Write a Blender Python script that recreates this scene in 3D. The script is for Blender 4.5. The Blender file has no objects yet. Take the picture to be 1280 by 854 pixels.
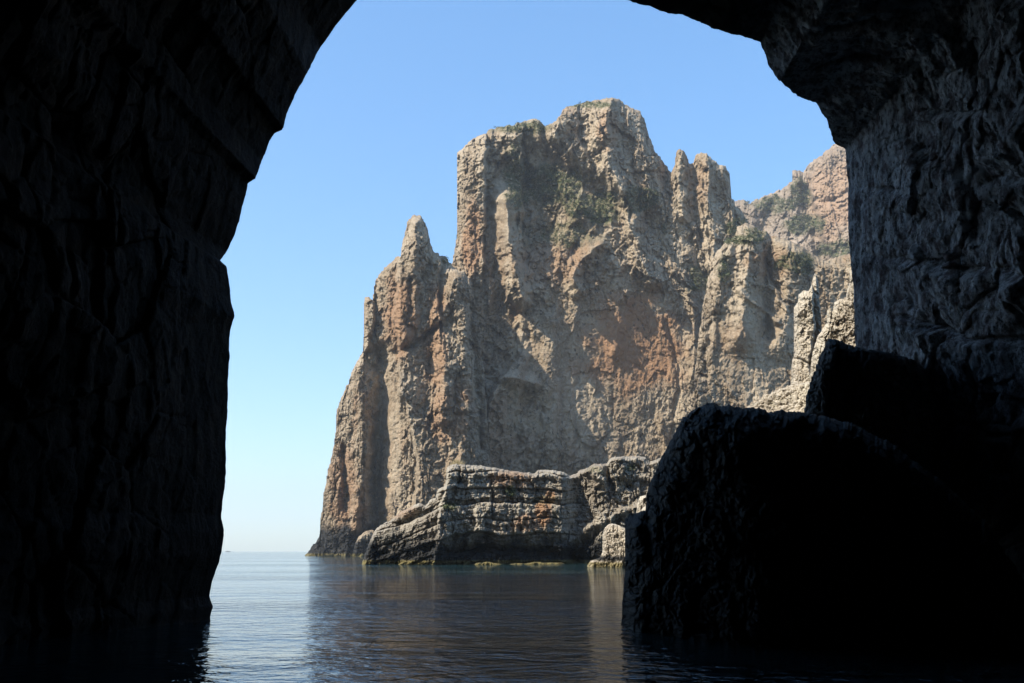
import bpy, math, numpy as np
from mathutils import Vector
sc = bpy.context.scene
COL = sc.collection
rng = np.random.default_rng(7)

# ------------------------------------------------------------------ camera
F = 1138.0                      # focal length in photo pixels (1280 wide)
TH = math.atan(262.0 / F)       # camera looks up a little, horizon low in the frame
CH = 2.0                        # eye height above the sea (sitting in a boat)
cam = bpy.data.cameras.new('camera'); cam.sensor_width = 36; cam.lens = 36 * F / 1280
cam.clip_start = 0.1; cam.clip_end = 60000
co = bpy.data.objects.new('camera', cam); COL.objects.link(co)
co.location = (0, 0, CH); co.rotation_euler = (math.pi / 2 + TH, 0, 0)
sc.camera = co

def ae(px, py):
    """survey angles: azimuth tangent and elevation tangent of a sighting"""
    x = (np.asarray(px, float) - 640) / F; y = -(np.asarray(py, float) - 427) / F
    yd = math.cos(TH) - y * math.sin(TH); zd = math.sin(TH) + y * math.cos(TH)
    return x / yd, zd / yd
def inv_py(e):
    """sighting height for an elevation tangent"""
    y = (e * math.cos(TH) - math.sin(TH)) / (math.cos(TH) + e * math.sin(TH))
    return 427 - y * F

# ------------------------------------------------------------------ noise
def _hash(ix, iy, iz, seed):
    u = np.uint32
    h = ix.astype(u) * u(374761393) + iy.astype(u) * u(668265263) + iz.astype(u) * u(2147483647) + u(seed * 974634777 & 0xFFFFFFFF)
    h = (h ^ (h >> u(13))) * u(1274126177)
    return h ^ (h >> u(16))
_G = rng.normal(size=(256, 3)); _G = (_G / np.linalg.norm(_G, axis=1)[:, None]).astype(np.float32)
_R = np.random.default_rng(3).random((4096, 6)).astype(np.float32)
def pn(x, y, z, seed=0):
    x = np.asarray(x, np.float32); y = np.asarray(y, np.float32); z = np.asarray(z, np.float32)
    x0 = np.floor(x); y0 = np.floor(y); z0 = np.floor(z)
    fx = (x - x0).astype(np.float32); fy = (y - y0).astype(np.float32); fz = (z - z0).astype(np.float32)
    x0 = x0.astype(np.int32); y0 = y0.astype(np.int32); z0 = z0.astype(np.int32)
    u = fx * fx * fx * (fx * (fx * 6 - 15) + 10); v = fy * fy * fy * (fy * (fy * 6 - 15) + 10); w = fz * fz * fz * (fz * (fz * 6 - 15) + 10)
    out = 0
    for dx in (0, 1):
        wx = u if dx else 1 - u
        for dy in (0, 1):
            wy = v if dy else 1 - v
            for dz in (0, 1):
                wz = w if dz else 1 - w
                g = _G[_hash(x0 + dx, y0 + dy, z0 + dz, seed) & 255]
                out = out + wx * wy * wz * (g[..., 0] * (fx - dx) + g[..., 1] * (fy - dy) + g[..., 2] * (fz - dz))
    return out * 1.6
def fbm(x, y, z, o=4, seed=0, gain=.5, ridged=False):
    s = 0; a = 1; t = 0
    for i in range(o):
        n = pn(x, y, z, seed + i * 11)
        if ridged: n = 1 - 2 * np.abs(n)
        s = s + a * n; t += a; a *= gain; x = x * 2.03 + 7.1; y = y * 2.03 + 3.3; z = z * 2.03 + 1.7
    return s / t
def cells(x, y, seed=0):
    x = np.asarray(x, np.float32); y = np.asarray(y, np.float32)
    """2D cell pattern: returns nearest distance, border distance, random per cell (4), offset to cell centre"""
    x0 = np.floor(x).astype(np.int32); y0 = np.floor(y).astype(np.int32)
    d1 = np.full(x.shape, 9., np.float32); d2 = d1.copy(); hid = np.zeros(x.shape, np.uint32); ox = np.zeros(x.shape, np.float32); oy = ox.copy()
    for dx in (-1, 0, 1):
        for dy in (-1, 0, 1):
            h = _hash(x0 + dx, y0 + dy, x0 * 0, seed) & 4095
            cx = (x0 + dx + _R[h, 0] - x).astype(np.float32); cy = (y0 + dy + _R[h, 1] - y).astype(np.float32)
            d = cx * cx + cy * cy
            m = d < d1
            d2 = np.where(m, d1, np.minimum(d2, d)); d1 = np.where(m, d, d1); hid = np.where(m, h, hid); ox = np.where(m, cx, ox); oy = np.where(m, cy, oy)
    return np.sqrt(d1), np.sqrt(d2) - np.sqrt(d1), _R[hid], ox, oy
def sstep(a, b, x):
    t = np.clip((x - a) / (b - a), 0, 1); return t * t * (3 - 2 * t)

def _lin(idx, n):
    q = np.arange(n); k0 = np.clip(np.searchsorted(idx, q, 'right') - 1, 0, len(idx) - 2); f = (q - idx[k0]) / (idx[k0 + 1] - idx[k0])
    return k0, f.astype(np.float32)
def low(fn, X, Z, k=4):
    # evaluate a broad pattern on every k-th row and column and interpolate
    nr, nc = X.shape
    if nr < 3 * k or nc < 3 * k: return fn(X, Z)
    ri = np.unique(np.append(np.arange(0, nr, k), nr - 1)); ci = np.unique(np.append(np.arange(0, nc, k), nc - 1))
    v = fn(X[np.ix_(ri, ci)], Z[np.ix_(ri, ci)])
    k0, f = _lin(ri, nr); v = v[k0] * (1 - f)[:, None] + v[k0 + 1] * f[:, None]
    k0, f = _lin(ci, nc); return v[:, k0] * (1 - f) + v[:, k0 + 1] * f
from concurrent.futures import ThreadPoolExecutor
POOL = ThreadPoolExecutor(6)
def rock(X, Z, *a, **k):
    n = max(1, min(8, X.shape[0] // 40)); c = np.array_split(np.arange(X.shape[0]), n)
    ov = [(max(0, q[0] - 0), q[-1] + 1) for q in c]
    return np.concatenate(list(POOL.map(lambda o: rock_(X[o[0]:o[1]], Z[o[0]:o[1]], *a, **k), ov)))
def rock_(X, Z, seed, s=1., blocks=1., flutes=1., strata=0., fine=1.):
    """relief of a limestone face in metres (positive = recessed); s = size of features"""
    X = (X / s).astype(np.float32); Z = (Z / s).astype(np.float32)
    wx = fbm(X / 12, Z / 20, 0 * X, 4, seed, .6) * 4; wz = fbm(X / 12 + 40, Z / 14, 0 * X, 4, seed + 5, .6) * 4
    x = X + wx; z = Z + wz
    d = -7.0 * low(lambda X, Z: fbm(X / 55, Z / 90, 0 * X + 2.2, 3, seed + 9), X, Z)
    # vertical ribs and gullies
    r = fbm(x / 13, z / 60, 0 * x, 4, seed + 20, .5, True)
    d = d + flutes * 4.2 * (.35 - r)
    # broken facets at three sizes
    for k, (sx, sz, a) in enumerate(((11, 20, 2.4), (4.2, 6.5, 1.6), (1.9, 2.8, 1.15), (.9, 1.3, .6))):
        d1, bd, R, ox, oy = cells(x / sx + k * 9, z / sz, seed + 31 + k)
        d = d + blocks * a * ((R[..., 2] - .5) + (R[..., 3] - .5) * ox * 2.2 + (R[..., 4] - .5) * oy * 2.2)
        d = d + blocks * a * (.12, .3, .4, .4)[k] * (1 - sstep(0, .16, bd))
    if strata:
        zz = Z + low(lambda X, Z: fbm(X / 18, Z / 30, 0 * X, 3, seed + 60), X, Z) * 4
        for per, a in ((6.3, 1.0), (2.1, .45)):
            c = zz / per; i = np.floor(c); f = c - i
            h = _R[_hash(i.astype(np.int32), i.astype(np.int32) * 0 + 1, i.astype(np.int32) * 0, seed) & 4095, 2]
            d = d + strata * a * ((h - .5) * 2.4 + .7 * (1 - sstep(0, .12, np.minimum(f, 1 - f))) * (pn(X / 9, i, X * 0, seed) > -.25))
    # small pitted texture
    d = d + fine * (2.4 * (.3 - fbm(x / 4.6, z / 8, 0 * x, 5, seed + 70, .64, True)) + 1.5 * fbm(X / 2.6, Z / 2.6, 0 * x, 3, seed + 75, .65))
    return d * s

# ------------------------------------------------------------------ meshes
def tag(o, label=None, cat=None, group=None, kind=None):
    if label: o['label'] = label
    if cat: o['category'] = cat
    if group: o['group'] = group
    if kind: o['kind'] = kind
    return o
def mesh_obj(name, co3, faces, mat, parent=None, attr=None, smooth=True):
    me = bpy.data.meshes.new(name)
    n = len(co3); nf = len(faces); k = faces.shape[1]
    me.vertices.add(n); me.vertices.foreach_set('co', np.ascontiguousarray(co3, np.float32).ravel())
    me.loops.add(nf * k); me.loops.foreach_set('vertex_index', np.ascontiguousarray(faces, np.int32).ravel())
    me.polygons.add(nf); me.polygons.foreach_set('loop_start', np.arange(0, nf * k, k, dtype=np.int32))
    me.polygons.foreach_set('use_smooth', np.full(nf, smooth))
    me.update(calc_edges=True); me.validate()
    if attr is not None:
        a = me.color_attributes.new('tint', 'FLOAT_COLOR', 'POINT')
        a.data.foreach_set('color', np.ascontiguousarray(attr, np.float32).ravel())
    me.materials.append(mat)
    o = bpy.data.objects.new(name, me); COL.objects.link(o); o.parent = parent
    return o
def grid_faces(nr, nc, flip=False):
    i = np.arange(nr - 1)[:, None] * nc + np.arange(nc - 1)[None, :]
    f = np.stack([i, i + 1, i + nc + 1, i + nc], -1).reshape(-1, 4)
    return f[:, ::-1] if flip else f
def seg_dist(px, py, pts):
    """distance to a polyline, signed (+ on the right-hand side going down), and position along it 0..1"""
    best = np.full(px.shape, 1e9, np.float32); sg = np.ones(px.shape, np.float32); tt = np.zeros(px.shape, np.float32)
    n = len(pts) - 1
    for i in range(n):
        ax, ay = pts[i]; bx, by = pts[i + 1]; vx, vy = bx - ax, by - ay; L = vx * vx + vy * vy + 1e-9
        t = np.clip(((px - ax) * vx + (py - ay) * vy) / L, 0, 1)
        dx = px - ax - t * vx; dy = py - ay - t * vy; d = np.hypot(dx, dy)
        m = d < best; best = np.where(m, d, best); tt = np.where(m, (i + t) / n, tt)
        cr = vx * (py - ay) - vy * (px - ax); sg = np.where(m, np.where(cr < 0, 1., -1.), sg)
    return best, sg, tt

VEG = []   # scrub seeds: (x, y, z, size)
def cliff(name, outline, D0, seed, mat, step=.95, lean=.15, rnd=(14, 10), plan=None, strokes=(), relief=None,
          back=30, s=1., jit=1.5, tint=None, zbot=-3., base=None, vegthr=None, vegsize=1.1, SG=1.):
    """A rock mass: a relief front face under a surveyed skyline, rounded over its crest, with a real back side."""
    op = np.array(outline, float)
    L = np.concatenate([[0], np.cumsum(np.hypot(np.diff(op[:, 0]), np.diff(op[:, 1])))])
    t = np.linspace(0, L[-1], int(L[-1] / step) + 1); z0 = t * 0
    px = np.interp(t, L, op[:, 0]); top = np.interp(t, L, op[:, 1])
    env = np.minimum(1, np.minimum(t, L[-1] - t) / 12)
    px = px + env * jit * (fbm(t / 7, z0 + seed, z0, 4, seed + 3, .6) * 2.0 + fbm(t / 26, z0 + seed, z0, 2, seed + 4) * 1.5)
    top = top + env * jit * (fbm(t / 6, z0 + seed, z0 + 9, 4, seed + 6, .6) * 2.4 + fbm(t / 28, z0 + seed, z0 + 9, 2, seed + 7) * 2)
    px = np.maximum.accumulate(px) + t * 1e-4; nc = len(px)
    nomD = D0 + (plan(px) if plan else 0)
    bot = inv_py((zbot - CH) / nomD) + 0 * px
    if base: bot = np.interp(px, [b[0] for b in base], [b[1] for b in base])
    top = np.minimum(top, bot - 1.0)
    H = (bot - top).max(); nr = int(H / step) + 1
    v = np.linspace(0, 1, nr)[:, None]
    PY = top[None, :] + (bot - top)[None, :] * v; PX = np.broadcast_to(px[None, :], PY.shape).copy()
    a, e = ae(PX, PY)
    X = a * D0; Z = CH + e * D0
    D = np.broadcast_to(np.asarray(nomD), PY.shape) + lean * np.maximum(Z, 0)
    # silhouette rounding: distance to skyline
    sky = np.stack([px, top], 1)
    k = max(1, int(4 / step)); skp = np.concatenate([sky[::k], sky[-1:]])
    ri = np.unique(np.append(np.arange(0, nr, 6), nr - 1)); ci = np.unique(np.append(np.arange(0, nc, 6), nc - 1))
    dc, _, _ = seg_dist(PX[np.ix_(ri, ci)], PY[np.ix_(ri, ci)], skp)
    def lin(idx, n):
        q = np.arange(n); k0 = np.clip(np.searchsorted(idx, q, 'right') - 1, 0, len(idx) - 2); f = (q - idx[k0]) / (idx[k0 + 1] - idx[k0]); return k0, f
    k0, f = lin(ri, nr); dr = dc[k0] * (1 - f)[:, None] + dc[k0 + 1] * f[:, None]
    k0, f = lin(ci, nc); ds = dr[:, k0] * (1 - f) + dr[:, k0 + 1] * f
    ds[0] = 0
    w, dep = rnd
    ww = w * (1 + .5 * low(lambda x, y: fbm(x / 30, y / 30, x * 0, 2, seed + 8), PX, PY))
    t = np.clip(ds / ww, 0, 1); rd = dep * (1 - np.sqrt(np.maximum(0, 1 - (1 - t) ** 2)))
    D = D + rd
    wob = 1 + .35 * low(lambda x, y: fbm(x / 14, y / 14, x * 0, 2, seed + 15), PX, PY, 3)
    qx = PX + 5 * low(lambda x, y: fbm(x / 16, y / 16, x * 0 + 5, 3, seed + 16), PX, PY, 3)
    qy = PY + 5 * low(lambda x, y: fbm(x / 16, y / 16, x * 0 + 9, 3, seed + 17), PX, PY, 3)
    for st in strokes:
        kind, pts, wd, am = st[:4]; am = am * SG
        d, sg, tt = seg_dist(qx, qy, pts)
        if kind == 'g': D = D + am * np.exp(-(d / (wd * wob)) ** 2)
        elif kind == 's':    # scarp: the ground right of the line steps by am, fading out over wd
            D = D + am * np.where(sg > 0, 1, 0) * np.exp(-(d / wd) ** 2) * sstep(0, 3.5, d)
        elif kind == 'r':    # buttress: sharp crest
            D = D + am * np.maximum(0, 1 - d / (wd * wob))
    rr = relief(X, Z, PX, PY) if relief else rock(X, Z, seed, s)
    D = D + rr
    a2, e2 = a, e
    P = np.stack([a * D, D, CH + e * D], -1)
    T = np.zeros(P.shape[:2] + (4,)); T[..., 3] = 1
    if tint: tint(T, PX, PY, X, P[..., 2])
    # back side: drop behind the crest
    nb = 14; rows = [];
    bk = (back * np.linspace(0, 1, nb) ** .7)[::-1]; dz = np.linspace(1, 0, nb)
    crest = P[0]
    zb = zbot
    for j in range(nb):
        f = 1 - j / (nb - 1)          # 1 at foot of back, 0 at crest
        yy = crest[:, 1] + back * (f ** .6)
        zz = crest[:, 2] * (1 - f ** 2.2) + zb * f ** 2.2
        ac = crest[:, 0] / crest[:, 1]
        rows.append(np.stack([(ac + (ac.mean() - ac) * .2 * f) * yy, yy, zz], -1))
    B = np.array(rows); TB = np.broadcast_to(T[0], B.shape[:1] + T[0].shape)
    fc = np.concatenate([grid_faces(nb, nc, True), grid_faces(nr, nc, True) + nb * nc])
    P = np.concatenate([B, P]); T = np.concatenate([TB, T])
    P[..., 2] = np.maximum(P[..., 2], zbot)
    o = mesh_obj(name, P.reshape(-1, 3), fc, mat, attr=T.reshape(-1, 4))
    if vegthr is not None:
        g = T[..., 1][nb:]; Q = P[nb:]
        idx = np.argwhere(g > vegthr)
        if len(idx):
            n = min(len(idx), int(len(idx) * .05) + 1)
            for i, j in idx[rng.choice(len(idx), n, False)]:
                VEG.append((*Q[i, j], vegsize * rng.uniform(.5, 1.3)))
    return o, P
def blob(px, py, cx, cy, rx, ry, seed=0, wob=.5):
    n = low(lambda x, y: fbm(x / 30, y / 30, x * 0 + seed, 3, seed + 90), px, py, 3)
    return sstep(1.15, .55, np.hypot((px - cx) / rx, (py - cy) / ry) + wob * n)

# ------------------------------------------------------------------ materials
def nodes(name):
    m = bpy.data.materials.new(name); m.use_nodes = True; nt = m.node_tree; nt.nodes.clear()
    out = nt.nodes.new('ShaderNodeOutputMaterial'); b = nt.nodes.new('ShaderNodeBsdfPrincipled'); nt.links.new(b.outputs[0], out.inputs[0])
    return m, nt, b
class NB:
    def __init__(s, nt): s.nt = nt
    def n(s, t, **k):
        x = s.nt.nodes.new(t)
        for a, b in k.items(): setattr(x, a, b)
        return x
    def lk(s, a, b): s.nt.links.new(a, b)
    def noise(s, vec, scale, det=5, rough=.55, dist=0.):
        x = s.n('ShaderNodeTexNoise'); x.inputs['Scale'].default_value = scale; x.inputs['Detail'].default_value = det; x.inputs['Roughness'].default_value = rough; x.inputs['Distortion'].default_value = dist
        s.lk(vec, x.inputs['Vector']); return x.outputs['Fac']
    def mapv(s, vec, sc):
        x = s.n('ShaderNodeMapping'); x.inputs['Scale'].default_value = sc; s.lk(vec, x.inputs['Vector']); return x.outputs[0]
    def rng(s, v, a, b, c=0., d=1.):
        x = s.n('ShaderNodeMapRange'); x.inputs[1].default_value = a; x.inputs[2].default_value = b; x.inputs[3].default_value = c; x.inputs[4].default_value = d; x.interpolation_type = 'SMOOTHSTEP'
        s.lk(v, x.inputs[0]); return x.outputs[0]
    def math(s, op, a, b):
        x = s.n('ShaderNodeMath', operation=op)
        for i, q in enumerate((a, b)):
            if isinstance(q, (int, float)): x.inputs[i].default_value = q
            else: s.lk(q, x.inputs[i])
        return x.outputs[0]
    def mix(s, f, a, b, mode='MIX'):
        x = s.n('ShaderNodeMix', data_type='RGBA', blend_type=mode)
        if isinstance(f, (int, float)): x.inputs[0].default_value = f
        else: s.lk(f, x.inputs[0])
        for i, q in ((6, a), (7, b)):
            if isinstance(q, tuple): x.inputs[i].default_value = (*q, 1)
            else: s.lk(q, x.inputs[i])
        return x.outputs[2]
def rock_mat(name, c1, c2, iron, scale=1., pits=.5, bump=.6, seed=0., patch=.5):
    m, nt, b = nodes(name); q = NB(nt)
    g = q.n('ShaderNodeNewGeometry'); mp = q.n('ShaderNodeMapping'); mp.inputs['Location'].default_value = (seed, seed * 2, 0); q.lk(g.outputs['Position'], mp.inputs['Vector']); P = mp.outputs[0]
    k = 1 / scale
    Pv = q.mapv(P, (1, 1, .3))
    base = q.mix(q.rng(q.noise(Pv, .07 * k, 6, .6), .38, .64), c1, c2)
    # weathering runs down the face
    st = q.noise(q.mapv(P, (1, 1, .12)), .45 * k, 5, .65)
    base = q.mix(q.rng(st, .5, .75, 0, .45), base, tuple(x * .55 for x in c1))
    base = q.mix(q.rng(q.noise(P, .9 * k, 5, .7), .42, .7, 0, .5), base, tuple(min(.7, x * 1.45) for x in c2))
    # iron staining: natural patches and surveyed ones
    at = q.n('ShaderNodeAttribute', attribute_name='tint'); sp = q.n('ShaderNodeSeparateColor'); q.lk(at.outputs['Color'], sp.inputs[0])
    ni = q.rng(q.noise(Pv, .045 * k, 5, .62), .56, .72, 0, patch)
    fi = q.math('MAXIMUM', ni, q.math('MULTIPLY', sp.outputs[0], q.rng(q.noise(Pv, .35 * k, 6, .7), .05, .5)))
    base = q.mix(fi, base, iron)
    # pits
    vo = q.n('ShaderNodeTexVoronoi'); vo.inputs['Scale'].default_value = .42 * k; q.lk(q.mapv(P, (1, 1, .7)), vo.inputs['Vector'])
    pit = q.math('MULTIPLY', q.rng(vo.outputs['Distance'], .34, .14), q.rng(q.noise(P, .12 * k, 3), .48, .6, 0, pits))
    base = q.mix(pit, base, (.045, .042, .035))
    # vegetation and the dark tidal band
    veg = q.math('MULTIPLY', sp.outputs[1], q.rng(q.noise(P, .5 * k, 6, .75), .35, .55))
    vc = q.mix(q.noise(P, .3 * k, 4), (.028, .04, .014), (.085, .095, .035))
    base = q.mix(veg, base, vc)
    wet = q.math('MULTIPLY', sp.outputs[2], q.rng(q.noise(q.mapv(P, (1, 1, 2)), .8 * k, 4, .6), .1, .45))
    base = q.mix(wet, base, (.022, .022, .022))
    at2 = q.n('ShaderNodeSeparateXYZ'); q.lk(g.outputs['Position'], at2.inputs[0])
    alg = q.math('MULTIPLY', q.rng(at2.outputs[2], 1.25 * scale ** .5, .75 * scale ** .5), q.rng(q.noise(P, .25 * k, 3), .25, .5, .4, .9))
    base = q.mix(alg, base, (.16, .13, .05))
    q.lk(base, b.inputs['Base Color'])
    b.inputs['Roughness'].default_value = .9; b.inputs['Specular IOR Level'].default_value = .25
    bh = q.math('ADD', q.noise(P, .8 * k, 8, .72), q.math('MULTIPLY', pit, -.8))
    bp = q.n('ShaderNodeBump'); bp.inputs['Strength'].default_value = bump; bp.inputs['Distance'].default_value = 1.6 * scale; q.lk(bh, bp.inputs['Height'])
    q.lk(bp.outputs[0], b.inputs['Normal'])
    return m
M_CLIFF = rock_mat('cliff_limestone', (.22, .162, .105), (.36, .292, .21), (.285, .165, .092), 1., .7, .9)
M_FAR = rock_mat('mountain_limestone', (.18, .14, .105), (.27, .215, .165), (.29, .185, .115), 1.6, .4, .6, 50)
M_LEDGE = rock_mat('bedded_limestone', (.19, .16, .125), (.31, .275, .22), (.27, .15, .08), .4, .5, .7, 20, .25)
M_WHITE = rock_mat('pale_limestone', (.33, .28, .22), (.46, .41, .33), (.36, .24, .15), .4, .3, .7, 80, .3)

# cave rock: dark, damp, streaked
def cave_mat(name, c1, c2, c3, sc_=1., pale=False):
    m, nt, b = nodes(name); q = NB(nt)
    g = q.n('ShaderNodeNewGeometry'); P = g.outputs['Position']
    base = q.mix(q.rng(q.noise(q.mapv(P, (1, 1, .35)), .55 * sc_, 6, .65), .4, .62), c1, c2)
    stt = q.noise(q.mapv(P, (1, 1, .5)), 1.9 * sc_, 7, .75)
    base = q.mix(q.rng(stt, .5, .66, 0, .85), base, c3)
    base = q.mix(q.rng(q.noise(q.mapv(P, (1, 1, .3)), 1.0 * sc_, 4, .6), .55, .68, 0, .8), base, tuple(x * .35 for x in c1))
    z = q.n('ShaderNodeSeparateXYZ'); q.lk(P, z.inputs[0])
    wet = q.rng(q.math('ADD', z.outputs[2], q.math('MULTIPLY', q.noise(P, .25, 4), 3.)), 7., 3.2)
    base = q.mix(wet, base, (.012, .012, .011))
    if pale:
        at = q.n('ShaderNodeAttribute', attribute_name='tint'); sp = q.n('ShaderNodeSeparateColor'); q.lk(at.outputs['Color'], sp.inputs[0])
        pc = q.mix(q.rng(stt, .38, .58), (.17, .13, .13), (.66, .66, .66)); pc = q.mix(q.rng(q.noise(q.mapv(P, (1, 1, .5)), 4.5, 6, .8), .38, .52), (.06, .06, .06), pc)
        base = q.mix(q.math('MULTIPLY', sp.outputs[0], .85), base, pc)
    q.lk(base, b.inputs['Base Color'])
    b.inputs['Roughness'].default_value = .7; b.inputs['Specular IOR Level'].default_value = .2
    fn = q.noise(q.mapv(P, (1, 1, .45)), 5.5 * sc_, 6, .75)
    bh = q.math('ADD', q.noise(P, 2.2 * sc_, 9, .8), q.math('MULTIPLY', fn, .35))
    bp = q.n('ShaderNodeBump'); bp.inputs['Strength'].default_value = .9; bp.inputs['Distance'].default_value = .5; q.lk(bh, bp.inputs['Height'])
    q.lk(bp.outputs[0], b.inputs['Normal'])
    return m
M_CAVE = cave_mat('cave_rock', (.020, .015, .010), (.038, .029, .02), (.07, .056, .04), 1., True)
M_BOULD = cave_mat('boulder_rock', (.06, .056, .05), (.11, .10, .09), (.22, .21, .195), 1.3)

# ------------------------------------------------------------------ main cliff
def wetband(T, Z, lo, hi, PX=None):
    n = fbm(PX / 20, PX * 0, PX * 0, 3, 5) * 1.2 if PX is not None else 0
    T[..., 2] = np.maximum(T[..., 2], sstep(hi, lo, Z + n * (hi - lo)))
def t_massif(T, PX, PY, X, Z):
    wetband(T, Z, 3, 6, PX)
    T[..., 0] = np.maximum.reduce([blob(PX, PY, 795, 435, 72, 70, 1, .7) * 1.0, blob(PX, PY, 590, 300, 14, 60, 2) * .9, blob(PX, PY, 760, 165, 16, 30, 3) * .6,
                                   blob(PX, PY, 690, 330, 60, 30, 4) * .5, blob(PX, PY, 620, 560, 60, 30, 4) * .3])
    v = np.maximum.reduce([blob(PX, PY, 690, 235, 50, 38, 6, .9) * 1.0, blob(PX, PY, 648, 225, 20, 50, 7, .9), blob(PX, PY, 650, 160, 45, 9, 8, .6),
                           blob(PX, PY, 735, 131, 40, 5, 9, .4), blob(PX, PY, 740, 262, 40, 26, 10, .9), blob(PX, PY, 800, 250, 30, 20, 11, .9) * .8,
                           blob(PX, PY, 700, 290, 60, 20, 12, 1.) * .6, blob(PX, PY, 835, 290, 12, 25, 13, .9) * .6, blob(PX, PY, 880, 360, 22, 12, 14) * .7])
    T[..., 1] = v
def r_massif(X, Z, PX, PY):
    wall = blob(PX, PY, 770, 470, 150, 125, 40, .35)
    wall = np.maximum(wall, blob(PX, PY, 625, 270, 17, 60, 41, .3))
    rough = rock(X, Z, 11, 1., 1.1, 1.3, 0., 1.)
    smooth = rock(X, Z, 11, 1., .42, .35, .1, .42)
    big = rock(X * .42, Z * .42, 77, 1, 1.15, 0, 0, .6) * 1.2
    flat = blob(PX, PY, 798, 432, 88, 82, 43, .4)
    smooth = smooth * (1 - .25 * flat)
    return rough * (1 - wall) + smooth * wall + big * (1 - wall) * .7
massif = [(560, 345), (564, 330), (571, 300), (569, 270), (565, 240), (563, 218), (566, 202), (573, 189), (582, 180), (594, 172), (607, 166), (620, 160), (640, 156), (660, 150), (671, 148), (676, 153), (682, 158), (690, 153), (699, 146),
          (705, 136), (718, 131), (735, 127), (750, 125), (765, 122), (775, 124), (782, 131), (790, 135), (800, 138), (804, 147), (809, 163), (813, 172), (818, 188), (826, 200), (836, 212), (846, 228), (856, 250), (870, 280), (885, 330), (900, 420), (910, 520), (915, 695)]
st_massif = [
    ('s', [(607, 185), (604, 220), (606, 260), (603, 300), (602, 330)], 34, 9),
    ('r', [(632, 250), (635, 290), (642, 330), (650, 372)], 20, -13),
    ('g', [(625, 385), (612, 430), (612, 465)], 20, 7),
    ('s', [(652, 200), (650, 240), (652, 275)], 50, 12),
    ('g', [(640, 215), (672, 245), (690, 275)], 18, 7),
    ('r', [(700, 140), (694, 170), (708, 200)], 16, -6),
    ('r', [(764, 124), (757, 160), (762, 205), (780, 240), (795, 270)], 20, -10),
    ('s', [(722, 130), (720, 170), (735, 200)], 22, 5),
    ('g', [(700, 200), (740, 235), (800, 265), (838, 300)], 15, 8),
    ('r', [(722, 258), (708, 290), (700, 330)], 16, -4),
    ('r', [(752, 305), (728, 322), (716, 345), (722, 362)], 14, -8),
    ('r', [(792, 285), (800, 320), (815, 350)], 16, -7),
    ('g', [(835, 215), (846, 270), (862, 330), (888, 380), (893, 440), (893, 500), (890, 560)], 12, 10),
    ('s', [(628, 470), (612, 490), (606, 520), (606, 560), (598, 600)], 30, -11),
    ('r', [(632, 472), (650, 474), (668, 480)], 12, -6),
    ('g', [(722, 400), (727, 450), (718, 500), (723, 560), (716, 590)], 3, .9),
    ('g', [(640, 500), (652, 540), (645, 570), (668, 600)], 2.5, 1.2),
    ('g', [(830, 390), (850, 470), (838, 560)], 3, 1.5),
    ('r', [(690, 400), (684, 470), (692, 560)], 16, -2.5), ('r', [(860, 340), (868, 400), (866, 470)], 14, -3), ('r', [(770, 330), (776, 380), (768, 440)], 14, -2),
    ('g', [(655, 380), (664, 430), (655, 500)], 6, 2),
]
cliff('sea_cliff', massif, 395, 11, M_CLIFF, lean=.22, rnd=(20, 16), plan=lambda p: np.where(p < 612, (612 - p) * .22, (p - 612) * .15), strokes=st_massif, relief=r_massif, tint=t_massif, back=90, vegthr=.55, SG=1.6)

# twin towers behind the shoulder
def t_tow(T, PX, PY, X, Z):
    T[..., 1] = np.maximum(blob(PX, PY, 930, 285, 25, 14, 4), blob(PX, PY, 870, 350, 20, 20, 5, .9)) * .8
    T[..., 0] = blob(PX, PY, 880, 230, 14, 30, 4) * .35
tow = [(800, 330), (815, 270), (834, 230), (840, 213), (844, 202), (845, 192), (849, 188), (855, 190), (859, 199), (862, 205), (866, 203), (870, 195), (875, 191), (883, 191), (889, 197), (897, 204), (907, 208), (911, 220), (912, 238), (918, 254), (927, 266), (938, 280), (960, 320), (980, 400), (1000, 500), (1010, 693)]
cliff('rock_towers', tow, 440, 23, M_CLIFF, lean=.18, rnd=(9, 9), strokes=[('g', [(865, 205), (868, 240), (872, 300)], 6, 5), ('r', [(850, 190), (848, 230), (852, 270)], 10, -6), ('s', [(905, 210), (915, 270), (945, 330)], 20, 6), ('r', [(886, 198), (884, 240), (892, 290), (890, 330)], 14, -8), ('g', [(866, 300), (880, 340), (886, 370)], 8, 6)],
      tint=t_tow, back=60, vegthr=.5, relief=lambda X, Z, PX, PY: rock(X, Z, 23, 1, 1.1, .9, 0, 1) * .85)

# left buttress with its pointed spire
def t_spire(T, PX, PY, X, Z):
    wetband(T, Z, 9, 14, PX)
    T[..., 0] = np.maximum.reduce([blob(PX, PY, 500, 395, 24, 55, 21, .6), blob(PX, PY, 545, 430, 18, 80, 22, .8) * .9, blob(PX, PY, 430, 610, 20, 75, 23, .7) * .8, blob(PX, PY, 560, 520, 26, 60, 24, .8) * .8, blob(PX, PY, 447, 650, 14, 40, 23, .7) * .6]) * .85
    T[..., 1] = blob(PX, PY, 560, 325, 12, 8, 25, .3) * .7
spire = [(381, 694), (388, 688), (395, 679), (399, 668), (400, 650), (402, 640), (405, 615), (411, 585), (417, 558), (420, 540), (418, 530), (421, 512), (430, 490), (436, 474), (444, 458), (452, 442), (454, 425), (453, 400), (455, 385), (455, 373), (461, 372), (465, 376), (468, 352), (474, 342), (482, 334),
         (490, 329), (494, 322), (500, 322), (503, 305), (506, 290), (508, 279), (511, 273), (516, 270), (524, 270), (530, 275), (533, 284), (535, 294), (538, 305), (543, 315), (550, 319), (558, 322), (561, 329), (568, 335), (580, 340), (588, 352), (593, 375), (598, 400), (601, 430), (604, 460), (607, 500), (612, 560), (618, 640), (620, 694)]
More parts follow.
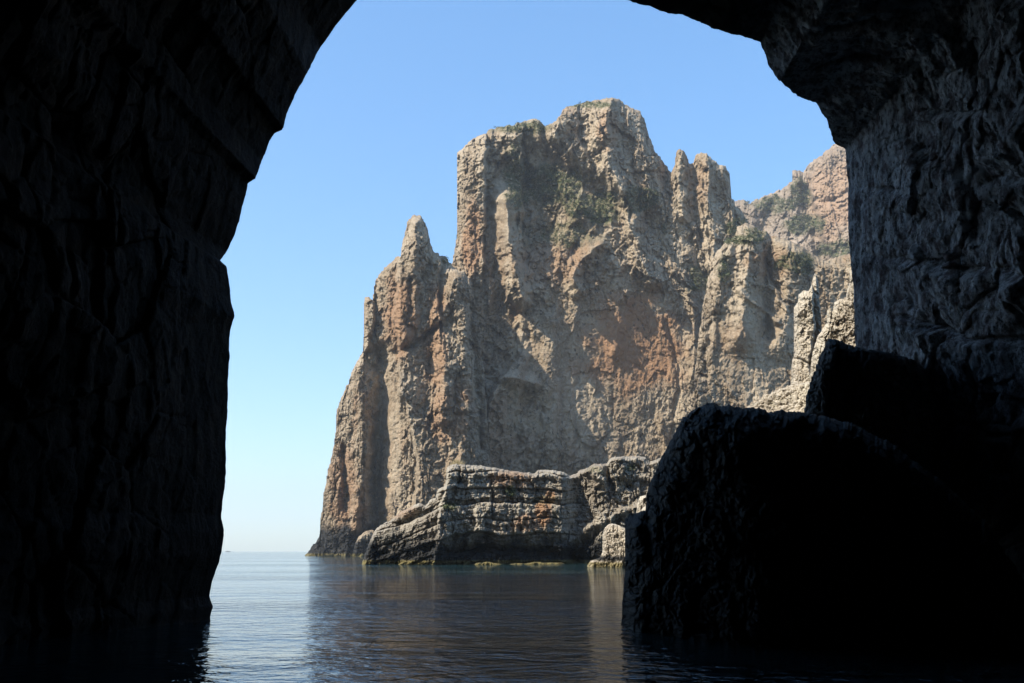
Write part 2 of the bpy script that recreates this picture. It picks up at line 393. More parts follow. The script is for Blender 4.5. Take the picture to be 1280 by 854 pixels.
st_spire = [
    ('g', [(478, 440), (477, 500), (474, 560), (470, 620), (472, 665)], 9, 12),
    ('s', [(497, 320), (494, 360), (490, 400), (497, 440), (498, 480)], 30, -7),
    ('s', [(504, 500), (514, 545), (520, 590), (516, 630)], 34, -9),
    ('r', [(520, 275), (518, 330), (512, 370), (505, 420)], 16, -7),
    ('g', [(513, 350), (512, 385), (508, 405)], 3.5, 5),
    ('s', [(548, 325), (545, 370), (548, 400)], 24, 8),
    ('r', [(566, 350), (560, 372), (552, 400), (556, 450), (553, 520)], 18, -9),
    ('g', [(548, 408), (528, 425), (508, 436), (495, 440)], 4, 6),
    ('g', [(430, 560), (431, 600), (436, 650)], 5, 6),
    ('r', [(447, 460), (452, 520), (452, 600), (440, 660)], 14, -7),
    ('g', [(588, 380), (592, 440), (598, 500), (602, 560)], 6, 6),
    ('g', [(540, 515), (560, 520), (600, 516)], 2.2, 2),
    ('s', [(466, 350), (466, 400), (456, 450)], 20, 5),
]
cliff('spired_buttress', spire, 372, 31, M_CLIFF, lean=.2, rnd=(13, 10), plan=lambda p: 22 - (p - 380) * .17 + np.maximum(0, p - 580) * .5, SG=1.3, strokes=st_spire, tint=t_spire, back=45, vegthr=.6,
      relief=lambda X, Z, PX, PY: rock(X, Z, 31, .8, 1.15, 1.15, 0, 1.3) * (1 - .75 * blob(PX, PY, 484, 560, 24, 110, 33, .3)))

# lower foot of the buttress at the water
foot = [(440, 694), (444, 680), (448, 672), (456, 664), (464, 662), (476, 667), (490, 672), (505, 680), (520, 694)]
cliff('shore_ledge', foot, 360, 37, M_CLIFF, step=.6, lean=.1, rnd=(6, 4), jit=.6, back=12, tint=lambda T, PX, PY, X, Z: wetband(T, Z, 5.5, 7.5, PX), relief=lambda X, Z, PX, PY: rock(X, Z, 37, .5, 1, .8, .5, 1))
# right hill
def t_hill(T, PX, PY, X, Z):
    T[..., 1] = np.maximum.reduce([blob(PX, PY, 925, 300, 35, 7, 4, .6), blob(PX, PY, 990, 330, 30, 14, 5, .9) * .8, blob(PX, PY, 905, 335, 9, 20, 6, .9) * .6, blob(PX, PY, 950, 290, 20, 8, 6, .9) * .7])
    T[..., 0] = np.maximum(blob(PX, PY, 965, 330, 40, 20, 5) * .5, blob(PX, PY, 920, 430, 25, 30, 6) * .2)
def r_hill(X, Z, PX, PY):
    w = blob(PX, PY, 940, 440, 60, 90, 40, .4)
    return rock(X, Z, 47, .9, 1, .8, 0, 1.1) * (1 - w) + rock(X, Z, 47, .9, .35, .25, .1, .6) * w
hill = [(868, 470), (872, 430), (877, 392), (884, 352), (890, 325), (897, 312), (907, 302), (918, 297), (922, 284), (932, 279), (941, 282), (948, 288), (958, 289), (964, 294), (975, 296), (990, 302), (1003, 308), (1016, 318), (1030, 325), (1045, 322), (1060, 318), (1080, 310), (1100, 300), (1140, 320), (1160, 693)]
cliff('cliff_shoulder', hill, 330, 47, M_CLIFF, lean=.3, rnd=(16, 12), plan=lambda p: (p - 870) * .08, tint=t_hill, relief=r_hill, back=60, vegthr=.5,
      strokes=[('r', [(905, 305), (900, 350), (893, 385)], 12, -6), ('r', [(940, 300), (932, 350), (926, 420)], 26, -9), ('g', [(962, 310), (955, 360), (962, 420)], 7, 6), ('r', [(990, 320), (985, 370), (975, 430)], 22, -7), ('g', [(880, 470), (885, 420), (884, 380)], 5, 4), ('r', [(925, 365), (950, 385), (972, 400)], 6, -4), ('s', [(950, 305), (960, 350), (985, 390)], 20, 5)])

# far mountain
def t_far(T, PX, PY, X, Z):
    T[..., 0] = blob(PX, PY, 1040, 250, 34, 60, 4, .4) * .75
    T[..., 1] = np.maximum.reduce([blob(PX, PY, 1005, 280, 28, 14, 4, .8), blob(PX, PY, 1045, 312, 25, 14, 5, .8), blob(PX, PY, 960, 255, 40, 12, 6, .9) * .8, blob(PX, PY, 1000, 240, 14, 20, 6, .9) * .7])
far = [(880, 300), (905, 262), (915, 251), (930, 249), (936, 255), (943, 251), (955, 246), (962, 242), (975, 237), (984, 231), (989, 227), (987, 218), (992, 212), (1000, 213), (1004, 216), (1009, 208), (1017, 200), (1028, 194), (1032, 188), (1042, 181), (1060, 172), (1090, 160), (1130, 155), (1200, 170), (1300, 230), (1350, 693)]
cliff('mountain', far, 700, 59, M_FAR, step=.8, lean=.5, rnd=(12, 18), plan=lambda p: -np.maximum(0, p - 1005) * .8 + np.maximum(0, 1005 - p) * .5, tint=t_far, back=200, vegthr=.5, vegsize=2.,
      strokes=[('g', [(1012, 215), (1010, 250), (1018, 290), (1030, 330)], 12, 25), ('s', [(1008, 210), (1013, 240), (1016, 270)], 30, -16), ('g', [(975, 240), (960, 270), (950, 300)], 10, 14), ('g', [(1018, 250), (1040, 252), (1060, 240)], 3, 5)],
      relief=lambda X, Z, PX, PY: rock(X, Z, 59, 1.7, .9, .8, .4, 1.))

# ------------------------------------------------------------------ low bedded headland
def r_ledge(X, Z, PX, PY):
    w = sstep(700, 740, PX)
    Z = Z + np.maximum(0, 570 - PX) * .04
    return rock(X, Z, 71, .36, .7, .3, 2.3, .9) * (1 - w) + rock(X, Z, 73, .34, 1.2, .8, .6, 1.2) * w
def t_ledge(T, PX, PY, X, Z):
    n = fbm(PX / 25, PY / 40, PX * 0, 3, 66)
    T[..., 2] = np.maximum(sstep(5.2, 2.2, Z + 3 * n), blob(PX, PY, 495, 680, 40, 18, 7) * .6)
    T[..., 0] = np.maximum.reduce([blob(PX, PY, 680, 640, 12, 20, 3), blob(PX, PY, 688, 622, 7, 10, 4), blob(PX, PY, 640, 600, 30, 12, 5) * .6, blob(PX, PY, 660, 655, 20, 12, 5) * .8, blob(PX, PY, 500, 640, 25, 10, 5) * .5]) * .9
    T[..., 1] = np.maximum.reduce([blob(PX, PY, 638, 615, 8, 9, 3, .9), blob(PX, PY, 565, 632, 10, 8, 4, .9) * .7, blob(PX, PY, 680, 625, 25, 5, 5, .9) * .6, blob(PX, PY, 745, 588, 20, 8, 6, .9) * .5, blob(PX, PY, 788, 585, 8, 4, 7) * .8])
ledge = [(452, 706), (456, 694), (461, 680), (466, 668), (472, 660), (480, 654), (488, 650), (496, 643), (506, 638), (516, 633), (524, 629), (532, 632), (538, 624), (545, 622), (548, 612), (555, 608), (558, 600), (556, 592), (559, 584), (566, 580), (580, 581), (600, 582), (625, 586), (650, 590), (668, 593), (671, 588), (676, 587), (690, 588), (704, 590), (713, 595),
         (718, 594), (725, 589), (735, 584), (742, 580), (758, 579), (763, 572), (775, 570), (790, 571), (806, 572), (812, 577), (820, 574), (829, 571), (836, 574), (850, 580), (880, 590), (940, 600), (980, 650), (990, 706)]
LEDGE_O, LEDGE_P = cliff('rocky_headland', ledge, 142, 71, M_LEDGE, step=.6, lean=.1, rnd=(5, 5), jit=.9, plan=lambda p: (p - 560) * .045 + 7 * sstep(560, 455, p) + 4 * sstep(700, 720, p) * sstep(760, 720, p), relief=r_ledge, tint=t_ledge, back=26, vegthr=.6, vegsize=.45,
      strokes=[('g', [(548, 625), (530, 640), (500, 655)], 6, 1.5), ('g', [(575, 585), (574, 605)], 1.6, 1.5), ('s', [(555, 600), (548, 640), (540, 700)], 14, -1.8), ('g', [(615, 600), (614, 640)], 1.5, 1),
               ('g', [(700, 690), (735, 660), (780, 640), (830, 620)], 5, -1.5), ('g', [(560, 690), (600, 685), (690, 690), (745, 700)], 5, 2.), ('r', [(735, 586), (752, 600)], 12, -2), ('r', [(775, 572), (782, 595)], 12, -1.8), ('g', [(757, 580), (765, 612)], 3, 1.6)])

# pale pinnacles, scree
pin = [(986, 520), (988, 480), (990, 450), (992, 445), (989, 420), (989, 400), (992, 385), (997, 378), (998, 368), (1004, 363), (1011, 364), (1014, 358), (1016, 347), (1018, 342), (1021, 345), (1023, 358), (1024, 375), (1026, 395), (1028, 430), (1029, 470), (1031, 520)]
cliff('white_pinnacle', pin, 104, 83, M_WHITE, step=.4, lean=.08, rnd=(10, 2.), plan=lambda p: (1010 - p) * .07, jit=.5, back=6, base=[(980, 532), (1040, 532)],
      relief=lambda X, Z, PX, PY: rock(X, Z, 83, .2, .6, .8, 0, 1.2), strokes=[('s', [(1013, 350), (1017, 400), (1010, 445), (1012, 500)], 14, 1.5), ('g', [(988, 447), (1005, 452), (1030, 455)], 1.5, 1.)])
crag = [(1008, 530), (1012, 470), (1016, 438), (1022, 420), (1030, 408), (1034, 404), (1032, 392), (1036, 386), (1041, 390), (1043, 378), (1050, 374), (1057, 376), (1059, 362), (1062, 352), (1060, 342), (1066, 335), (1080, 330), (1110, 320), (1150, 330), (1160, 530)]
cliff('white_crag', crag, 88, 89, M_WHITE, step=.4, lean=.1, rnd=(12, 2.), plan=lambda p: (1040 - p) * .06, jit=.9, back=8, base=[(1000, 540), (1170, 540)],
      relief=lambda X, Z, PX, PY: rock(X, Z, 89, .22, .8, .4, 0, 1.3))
# scree apron below the pinnacle, running down behind the boulder
def scree_tint(T, PX, PY, X, Z): T[..., 1] = blob(PX, PY, 955, 500, 25, 10, 3, .9) * .35
_, SCP = cliff('scree_slope', [(800, 640), (860, 560), (900, 530), (935, 511), (955, 497), (975, 486), (990, 481), (1010, 478), (1060, 470), (1120, 480), (1200, 560), (1210, 700)], 84, 97, M_WHITE, step=.45, lean=1.0, rnd=(3, 1), plan=lambda p: (980 - p) * .05, jit=.5, back=10, tint=scree_tint,
      relief=lambda X, Z, PX, PY: rock(X, Z * 1.6, 97, .1, 1., .1, 0, 1.3))
def stones():
    # loose blocks lying on the apron
    ph = (1 + 5 ** .5) / 2
    iv = np.array([(-1, ph, 0), (1, ph, 0), (-1, -ph, 0), (1, -ph, 0), (0, -1, ph), (0, 1, ph), (0, -1, -ph), (0, 1, -ph), (ph, 0, -1), (ph, 0, 1), (-ph, 0, -1), (-ph, 0, 1)]) / 1.9
    fi = np.array([(0, 11, 5), (0, 5, 1), (0, 1, 7), (0, 7, 10), (0, 10, 11), (1, 5, 9), (5, 11, 4), (11, 10, 2), (10, 7, 6), (7, 1, 8), (3, 9, 4), (3, 4, 2), (3, 2, 6), (3, 6, 8), (3, 8, 9), (4, 9, 5), (2, 4, 11), (6, 2, 10), (8, 6, 7), (9, 8, 1)])
    r = np.random.default_rng(12); Q = SCP[14:]; a_, e_ = Q[..., 0] / Q[..., 1], (Q[..., 2] - CH) / Q[..., 1]
    ok = np.argwhere((inv_py(e_) < 530) & (a_ > .22) & (a_ < .37)); vs = []; fs = []
    for n_, (i, j) in enumerate(ok[r.choice(len(ok), 900, False)]):
        z = .12 + .35 * r.random() ** 3; v = iv * r.uniform(.6, 1.25, (12, 1)) * r.uniform(.6, 1.2, 3) * z
        vs.append(v + Q[i, j] + (0, -.05, .02)); fs.append(fi + 12 * n_)
    tag(mesh_obj('scree_stones', np.concatenate(vs), np.concatenate(fs), M_WHITE, smooth=False), kind='stuff')
stones()
# rocks at the water beside the headland
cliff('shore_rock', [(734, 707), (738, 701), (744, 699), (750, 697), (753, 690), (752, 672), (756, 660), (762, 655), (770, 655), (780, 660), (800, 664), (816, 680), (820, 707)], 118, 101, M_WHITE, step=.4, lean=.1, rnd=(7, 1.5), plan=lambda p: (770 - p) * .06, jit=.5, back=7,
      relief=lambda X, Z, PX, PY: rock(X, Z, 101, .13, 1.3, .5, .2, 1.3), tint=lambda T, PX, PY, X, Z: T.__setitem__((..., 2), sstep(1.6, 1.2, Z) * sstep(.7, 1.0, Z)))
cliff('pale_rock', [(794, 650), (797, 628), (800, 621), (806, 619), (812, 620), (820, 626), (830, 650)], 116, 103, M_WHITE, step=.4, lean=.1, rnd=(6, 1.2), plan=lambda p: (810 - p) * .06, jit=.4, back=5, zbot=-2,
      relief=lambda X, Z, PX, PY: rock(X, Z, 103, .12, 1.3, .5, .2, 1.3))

# ------------------------------------------------------------------ cave boulders
bould = [(775, 790), (779, 740), (781, 715), (777, 690), (775, 665), (778, 650), (785, 644), (796, 641), (806, 638), (808, 620), (814, 600), (824, 578), (835, 556), (845, 538), (853, 524), (866, 512), (878, 506), (890, 503), (903, 507), (912, 506), (922, 510), (940, 510), (960, 513), (985, 514), (1005, 516), (1020, 519), (1060, 528), (1110, 552), (1170, 596), (1230, 650), (1290, 740), (1310, 830)]
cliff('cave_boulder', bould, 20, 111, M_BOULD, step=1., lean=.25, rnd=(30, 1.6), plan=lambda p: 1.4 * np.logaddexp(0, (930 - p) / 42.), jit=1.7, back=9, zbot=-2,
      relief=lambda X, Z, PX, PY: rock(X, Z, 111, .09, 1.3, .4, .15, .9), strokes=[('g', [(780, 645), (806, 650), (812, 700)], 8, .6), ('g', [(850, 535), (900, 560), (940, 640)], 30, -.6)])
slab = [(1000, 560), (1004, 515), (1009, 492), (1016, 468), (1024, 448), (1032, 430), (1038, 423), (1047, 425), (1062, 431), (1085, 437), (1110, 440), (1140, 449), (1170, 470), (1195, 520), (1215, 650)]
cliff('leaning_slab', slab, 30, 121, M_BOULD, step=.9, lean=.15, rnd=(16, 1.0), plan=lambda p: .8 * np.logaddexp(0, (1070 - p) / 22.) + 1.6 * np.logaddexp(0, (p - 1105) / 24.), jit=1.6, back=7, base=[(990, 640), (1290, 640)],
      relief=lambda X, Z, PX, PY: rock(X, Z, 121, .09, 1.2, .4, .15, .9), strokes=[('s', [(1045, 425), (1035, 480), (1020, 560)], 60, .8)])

# ------------------------------------------------------------------ the cave itself
mouth = [(268, 805, 28), (264, 790, 28), (262, 772, 28), (265, 758, 28), (260, 745, 28), (268, 715, 28), (276, 692, 28), (279, 665, 28), (276, 645, 28), (280, 615, 28), (282, 560, 28), (283, 520, 28), (285, 460, 28), (287, 420, 28), (292, 396, 28), (288, 375, 28),
         (285, 350, 28), (283, 333, 28), (274, 325, 28), (283, 315, 28.5), (292, 295, 28.5), (300, 270, 28.5), (306, 245, 28.5), (309, 229, 28.5), (319, 222, 28.5), (327, 200, 29), (337, 175, 29), (345, 164, 29), (354, 160, 29), (358, 145, 29), (368, 118, 29), (384, 90, 29), (400, 58, 30),
         (424, 25, 30), (445, 0, 30), (480, -42, 31), (530, -82, 32), (600, -105, 33), (680, -92, 34), (740, -45, 35), (783, -1, 35), (830, 14, 35.5), (858, 20, 36), (900, 38, 36), (935, 47, 36.5), (951, 52, 36.5), (961, 80, 37), (975, 100, 37), (998, 120, 38), (1020, 128, 38.5), (1034, 150, 39), (1044, 180, 40),
         (1057, 186, 40), (1061, 240, 40), (1062, 300, 40), (1066, 350, 40), (1069, 400, 40), (1072, 450, 40), (1074, 520, 40), (1078, 600, 40), (1080, 700, 40), (1082, 765, 40)]
def build_cave():
    m = np.array(mouth, float); a, e = ae(m[:, 0], m[:, 1]); D = m[:, 2]
    C = np.stack([a * D, D, CH + e * D], 1)
    L = np.concatenate([[0], np.cumsum(np.linalg.norm(np.diff(C, axis=0), axis=1))])
    n = 1500; t = np.linspace(0, L[-1], n)
    # denser where the camera sees it
    C = np.stack([np.interp(t, L, C[:, k]) for k in range(3)], 1)
    ax = np.array([2.0, 7.0])
    R = np.stack([C[:, 0] - ax[0], C[:, 2] - ax[1]], 1); R[:, 1] *= np.where(R[:, 1] < 0, .05, 1.)   # walls below go straight down
    rl = np.linalg.norm(R, axis=1); R /= rl[:, None]
    # back-distance rows (towards and past the camera), then the lip and the outer face
    s_in = np.concatenate([np.linspace(0, 26, 470), np.linspace(26.5, 62, 60)])
    rows = []; nrm = []
    right = sstep(0, 12, C[:, 0])
    for s in s_in[::-1]:
        ex = (1 - np.exp(-s / 9)) * (3.2 * (1 - right) + 3.6 * right) + s * (.05 * (1 - right) + .02)
        Y = C[:, 1] - s
        q = max(0, (s - 44) / 18.0); shrink = math.sqrt(max(0, 1 - q * q))
        X = C[:, 0] + R[:, 0] * ex; Z = C[:, 2] + R[:, 1] * ex
        X = ax[0] + (X - ax[0]) * (shrink * .98 + .02); Z = np.where(Z > 2, 2 + (Z - 2) * (shrink * .98 + .02), Z)
        rows.append(np.stack([X, Y, Z], 1))
    nin = len(rows)
    for g in np.concatenate([np.linspace(.04, 1.5, 30), np.geomspace(1.7, 70, 40)]):
        ex = g * (1 if g < 2 else 1); Y = C[:, 1] + .9 * (1 - math.exp(-g / .8)) + (.12 * g + .7 * sstep(9, 0, C[:, 0]) * min(g, 9))  # unseen flare added at left and top, keeps sun off the right wall
        rows.append(np.stack([C[:, 0] + R[:, 0] * ex, Y, C[:, 2] + np.maximum(R[:, 1], -.02) * ex], 1))
    P = np.array(rows)
    X, Y, Z = P[..., 0], P[..., 1], P[..., 2]
    sback = np.concatenate([s_in[::-1], np.zeros(len(rows) - nin)])[:, None]
    outm = np.concatenate([np.zeros(nin), np.clip(np.concatenate([np.linspace(.04, 1.5, 30), np.geomspace(1.7, 70, 40)]) / 5, 0, 1)])[:, None]
    amp = .25 + .75 * np.clip(sback / 5, 0, 1) + outm * .75
    # relief, positive = outward (into the rock); coordinates along wall
    U = (t[None, :] + 0 * X)
    wx = fbm(X / 4, Y / 4, Z / 4, 3, 201) * .4
    big = fbm(X / 9, Y / 9, Z / 7, 4, 203) * 2.6
    # hanging drapery folds: vary along Y, stretched in height
    fold = fbm(X / 1.6 + wx, Y / 1.3 + wx, Z / 6.0, 4, 205, .55, True)
    det = fbm(X / .8, Y / .6, Z / 1.5, 4, 207, .55, True)
    d1, bd, Rc, ox, oy = cells((Y + X * .6) / 1.9 + wx * .2, Z / 3.4 + wx * .2, 209)
    fac = ((Rc[..., 2] - .5) + (Rc[..., 3] - .5) * ox * 2 + (Rc[..., 4] - .5) * oy * 2) * .9 + .4 * (1 - sstep(0, .05, bd))
    det2 = fbm(X / .7, Y / .5, Z / .9, 4, 208, .62)
    d1, bd, Rc, ox, oy = cells((Y + X * .6) / .7 + wx * .2, Z / 1.5 + wx * .2, 219)
    fac2 = ((Rc[..., 2] - .5) + (Rc[..., 3] - .5) * ox * 2 + (Rc[..., 4] - .5) * oy * 2) * .38 + .16 * (1 - sstep(0, .08, bd))
    # bedding cracks nearly level
    zz = Z + (1.9 - .9 * right[None, :]) * fbm(X / 6, Y / 6, Z / 9, 3, 211) + .38 * sback * right[None, :]; brk = sstep(-.25, .25, pn(X / 3, Y / 3, Z / 3, 215)) * .8
    bed = 0
    for z0, w in ((5.2, .10), (8.9, .12), (12.6, .10), (15.4, .14), (18.4, .12), (21.5, .1)):
        bed = bed + .55 * np.exp(-((zz - z0) / w) ** 2) + .22 * np.tanh((zz - z0) / .15) * np.exp(-np.abs(zz - z0) / 1.6)
    dd = amp * (big * np.clip(sback / 8 + outm, 0, 1)) + (.06 + .94 * np.clip(sback / 5 + outm, 0, 1)) * (.08 * (.3 - fold) + .28 * det2 + .6 * fac * amp + .6 * fac2 + bed * brk * (.3 + .7 * right[None, :])) + .13 * (.3 - det)
    pale = sstep(9, 14, X) * sstep(4.5, 9, Z + 3 * low(lambda x, y: fbm(x / 4, y / 4, x * 0, 3, 220), Y, Z))
    T = np.zeros(P.shape[:2] + (4,)); T[..., 0] = pale; T[..., 3] = 1
    dd = dd * (.55 + .45 * right[None, :])
    P[..., 0] += R[None, :, 0] * dd; P[..., 2] += R[None, :, 1] * dd
    P[:, :, 1] += .25 * outm * fac
    nr, nc = P.shape[:2]
    return P, nr, nc, T
P, nr, nc, T = build_cave()
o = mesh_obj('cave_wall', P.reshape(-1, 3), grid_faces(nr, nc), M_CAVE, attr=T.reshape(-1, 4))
tag(o, kind='structure')

# ------------------------------------------------------------------ water
def water():
    # one sheet to the horizon
    xs = np.concatenate([-np.geomspace(60, 6000, 30)[::-1], np.linspace(-50, 50, 21), np.geomspace(60, 6000, 30)])
    ys = np.concatenate([np.linspace(-60, 100, 33), np.geomspace(110, 7000, 50)])
    Xg, Yg = np.meshgrid(xs, ys)
    Pw = np.stack([Xg, Yg, Xg * 0], -1)
    m, nt, b = nodes('sea_water'); q = NB(nt)
    g = q.n('ShaderNodeNewGeometry'); Pp = g.outputs['Position']
    b.inputs['Base Color'].default_value = (.009, .026, .031, 1); b.inputs['Roughness'].default_value = .04; b.inputs['IOR'].default_value = 1.333
    w1 = q.noise(q.mapv(Pp, (.8, 1, 1)), 1.3, 4, .55, .3)
    w2 = q.noise(q.mapv(Pp, (.8, 1.1, 1)), 3.6, 3, .5, .3)
    w3 = q.noise(q.mapv(Pp, (.5, 1, 1)), .22, 3, .5)
    patch = q.rng(q.noise(q.mapv(Pp, (.3, 1, 1)), .05, 4), .42, .62, .6, 1.9)
    h = q.math('ADD', q.math('MULTIPLY', w1, .13), q.math('MULTIPLY', w2, .045)); h = q.math('MULTIPLY', h, patch); h = q.math('ADD', h, q.math('MULTIPLY', w3, .22))
    bp = q.n('ShaderNodeBump'); bp.inputs['Strength'].default_value = 1.; bp.inputs['Distance'].default_value = 1.; q.lk(h, bp.inputs['Height']); q.lk(bp.outputs[0], b.inputs['Normal'])
    o = mesh_obj('sea_water', Pw.reshape(-1, 3), grid_faces(*Xg.shape), m); tag(o, kind='structure')
water()

# ------------------------------------------------------------------ scrub
def scrub():
    m, nt, b = nodes('scrub_leaf'); q = NB(nt); g = q.n('ShaderNodeNewGeometry')
    q.lk(q.mix(q.noise(g.outputs['Position'], .4, 3), (.03, .045, .015), (.10, .105, .04)), b.inputs['Base Color']); b.inputs['Roughness'].default_value = .8
    V = np.array(VEG); k = 24
    n = len(V); r = np.random.default_rng(5)
    c = np.repeat(V[:, :3], k, 0); s = np.repeat(V[:, 3], k)[:, None]
    off = r.normal(size=(n * k, 3)) * s * np.array([.5, .4, .35]); off[:, 2] = np.abs(off[:, 2]); off[:, 1] -= .3 * s[:, 0]
    u = r.normal(size=(n * k, 3)); u /= np.linalg.norm(u, axis=1)[:, None]; w = np.cross(u, r.normal(size=(n * k, 3))); w /= np.linalg.norm(w, axis=1)[:, None]
    L = s * r.uniform(.15, .35, (n * k, 1))
    c = c + off
    Q = np.stack([c - u * L, c - w * L * .6, c + u * L, c + w * L * .6], 1).reshape(-1, 3)
    o = mesh_obj('scrub', Q, np.arange(n * k * 4).reshape(-1, 4), m, smooth=False); tag(o, kind='stuff')
scrub()

# ------------------------------------------------------------------ sea air
hm = bpy.data.materials.new('sea_haze'); hm.use_nodes = True; hn = hm.node_tree; hn.nodes.clear()
ho = hn.nodes.new('ShaderNodeOutputMaterial'); hv = hn.nodes.new('ShaderNodeVolumePrincipled'); hn.links.new(hv.outputs[0], ho.inputs['Volume'])
hv.inputs['Color'].default_value = (.88, .94, 1, 1); hv.inputs['Density'].default_value = .00015; hv.inputs['Anisotropy'].default_value = .2
bx = np.array([(x, y, z) for z in (-4.2, 520) for y in (-6600, 7400) for x in (-6600, 6600)], float)
hz = mesh_obj('haze', bx, np.array([(0, 2, 3, 1), (4, 5, 7, 6), (0, 1, 5, 4), (2, 6, 7, 3), (0, 4, 6, 2), (1, 3, 7, 5)]), hm, smooth=False); tag(hz, kind='stuff')

# ------------------------------------------------------------------ small things
def plain(name, col, rough=.6):
    m, nt, b = nodes(name); q = NB(nt); g = q.n('ShaderNodeNewGeometry')
    q.lk(q.mix(q.noise(g.outputs['Position'], 3., 3), tuple(c * .8 for c in col), col), b.inputs['Base Color']); b.inputs['Roughness'].default_value = rough
    return m
a_, e_ = ae(285, 688); BY = 2400.
boat = bpy.data.objects.new('motor_boat', None); COL.objects.link(boat); boat.location = (a_ * BY, BY, 0); boat.rotation_euler = (0, 0, .2)
tag(boat, 'tiny dark boat far out on the horizon beside the left cave wall', 'boat')
hs_ = []
for u, wd in ((-6, 1.5), (-3, 1.9), (2, 1.8), (5, 1.0), (6.5, .15)):
    hs_ += [(u, -wd * .6, -.4), (u, -wd, 1.3 + max(0, u) * .07), (u, wd, 1.3 + max(0, u) * .07), (u, wd * .6, -.4)]
hf = [(i * 4 + k, i * 4 + (k + 1) % 4, i * 4 + 4 + (k + 1) % 4, i * 4 + 4 + k) for i in range(4) for k in range(4)] + [(0, 3, 2, 1), (16, 17, 18, 19)]
mesh_obj('hull', np.array(hs_), np.array(hf), plain('boat_paint', (.12, .13, .15)), boat, smooth=False)
cb = [(x * (1 - .25 * z) - .6, y * (1 - .2 * z), 1.25 + 1.7 * z) for z in (0, 1) for x, y in ((-2.2, -1.2), (2.2, -1.1), (2.2, 1.1), (-2.2, 1.2))]
mesh_obj('cabin', np.array(cb), np.array([(0, 3, 2, 1), (4, 5, 6, 7), (0, 1, 5, 4), (1, 2, 6, 5), (2, 3, 7, 6), (3, 0, 4, 7)]), plain('cabin_paint', (.3, .3, .3)), boat, smooth=False)
# dry grass tuft on the crest of the headland
hb = 14; PX0 = LEDGE_P[hb]; ag, eg = ae(571, 581)
cand = np.argmin(np.abs(PX0[:, 0] / PX0[:, 1] - ag)); g0 = PX0[cand]
rg = np.random.default_rng(9); bl = []; bf = []
for i in range(320):
    bx_, by_ = rg.normal(0, .45), rg.normal(.2, .35); h = rg.uniform(.35, 1.0); lx, ly = rg.normal(.12, .22), rg.normal(0, .15); w_ = .02; k = len(bl)
    j = np.argmin(np.abs(PX0[:, 0] - (g0[0] + bx_))); zb_ = PX0[j, 2] - .1
    for f in (0, .5, 1): bl += [(bx_ - w_ * (1 - f * .8) + lx * f * f, by_ + ly * f, zb_ - g0[2] + h * f), (bx_ + w_ * (1 - f * .8) + lx * f * f, by_ + ly * f, zb_ - g0[2] + h * f)]
    bf += [(k, k + 1, k + 3, k + 2), (k + 2, k + 3, k + 5, k + 4)]
gt = mesh_obj('grass_tuft', np.array(bl), np.array(bf), plain('dry_grass', (.36, .29, .16), .8), smooth=False); gt.location = g0
tag(gt, 'dry straw coloured grass tuft on the crest of the rocky headland', 'grass tuft')

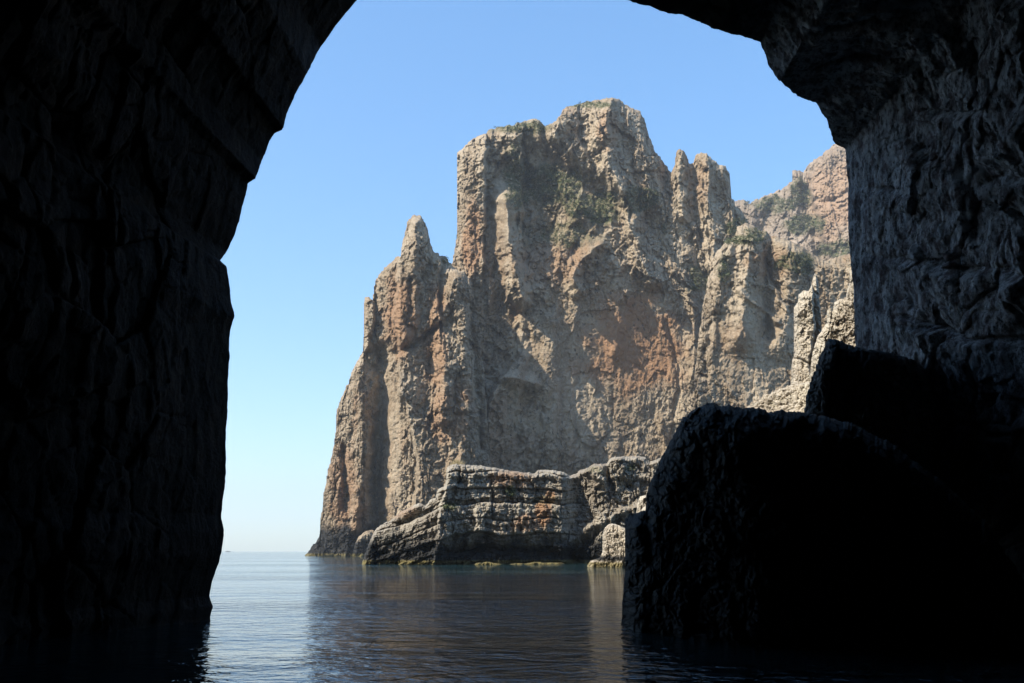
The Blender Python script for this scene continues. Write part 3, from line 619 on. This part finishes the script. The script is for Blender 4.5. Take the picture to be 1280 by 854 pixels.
LAB = {
 'sea_cliff': ('tall flat-topped limestone cliff with a rust coloured stain and scrub on its shoulder', 'cliff'),
 'rock_towers': ('narrow jagged pair of rock towers behind the right shoulder of the tall cliff', 'rock tower'),
 'spired_buttress': ('orange streaked rock buttress with a single pointed spire, standing in the sea at left', 'rock buttress'),
 'cliff_shoulder': ('lower rounded cliff with scrubby crest between the towers and the white pinnacle', 'cliff'),
 'shore_ledge': ('low dark footed ledge at the waterline below the spired buttress', 'rock ledge'),
 'rocky_headland': ('low layered rock headland with a black base lying in front of the tall cliff', 'headland'),
 'white_pinnacle': ('slender sunlit white rock pinnacle rising from the pale scree', 'rock pinnacle'),
 'white_crag': ('knobbly sunlit white crag right of the pinnacle, partly behind the dark slab', 'crag'),
 'shore_rock': ('pale sunlit rock with yellow waterline between the headland and the dark boulder', 'rock'),
 'pale_rock': ('small pale knob of rock just above the notch of the dark boulder', 'rock'),
 'cave_boulder': ('huge black wet boulder standing in the water inside the cave mouth', 'boulder'),
 'leaning_slab': ('dark pointed rock slab leaning on the right cave wall above the boulder', 'rock slab'),
}
for n_, (l_, c_) in LAB.items(): tag(bpy.data.objects[n_], l_, c_)
for n_ in ('mountain', 'scree_slope'): tag(bpy.data.objects[n_], kind='structure')

# ------------------------------------------------------------------ light and sky
EL, AZ = 43., 238.
w = bpy.data.worlds.new('World'); sc.world = w; w.use_nodes = True; nt = w.node_tree
sky = nt.nodes.new('ShaderNodeTexSky'); sky.sky_type = 'NISHITA'; sky.sun_disc = False
sky.sun_elevation = math.radians(EL); sky.sun_rotation = math.radians(AZ); sky.air_density = 1.; sky.dust_density = .4; sky.ozone_density = 1.6
bg = nt.nodes['Background']; gm = nt.nodes.new('ShaderNodeGamma'); gm.inputs[1].default_value = .65; nt.links.new(sky.outputs[0], gm.inputs[0])
hs = nt.nodes.new('ShaderNodeHueSaturation'); hs.inputs['Saturation'].default_value = 1.45; hs.inputs['Value'].default_value = 1.3; nt.links.new(gm.outputs[0], hs.inputs['Color']); tm = nt.nodes.new('ShaderNodeMix'); tm.data_type = 'RGBA'; tm.blend_type = 'MULTIPLY'; tm.inputs[0].default_value = 1; tm.inputs[7].default_value = (.85, .99, 1.10, 1); nt.links.new(hs.outputs[0], tm.inputs[6]); nt.links.new(tm.outputs[2], bg.inputs[0]); bg.inputs[1].default_value = .15
sl = bpy.data.lights.new('sun', 'SUN'); sl.energy = 4.4; sl.angle = math.radians(.53); sl.color = (1, .92, .78)
so = bpy.data.objects.new('sun', sl); COL.objects.link(so)
d = Vector((math.sin(math.radians(AZ)) * math.cos(math.radians(EL)), math.cos(math.radians(AZ)) * math.cos(math.radians(EL)), math.sin(math.radians(EL))))
so.rotation_euler = (-d).to_track_quat('-Z', 'Y').to_euler(); so.location = (-60, 60, 120)
sc.view_settings.view_transform = 'Standard'; sc.view_settings.look = 'None'; sc.view_settings.exposure = 1.1; sc.view_settings.gamma = 1
sc.cycles.max_bounces = 6; sc.cycles.diffuse_bounces = 3; sc.cycles.glossy_bounces = 3
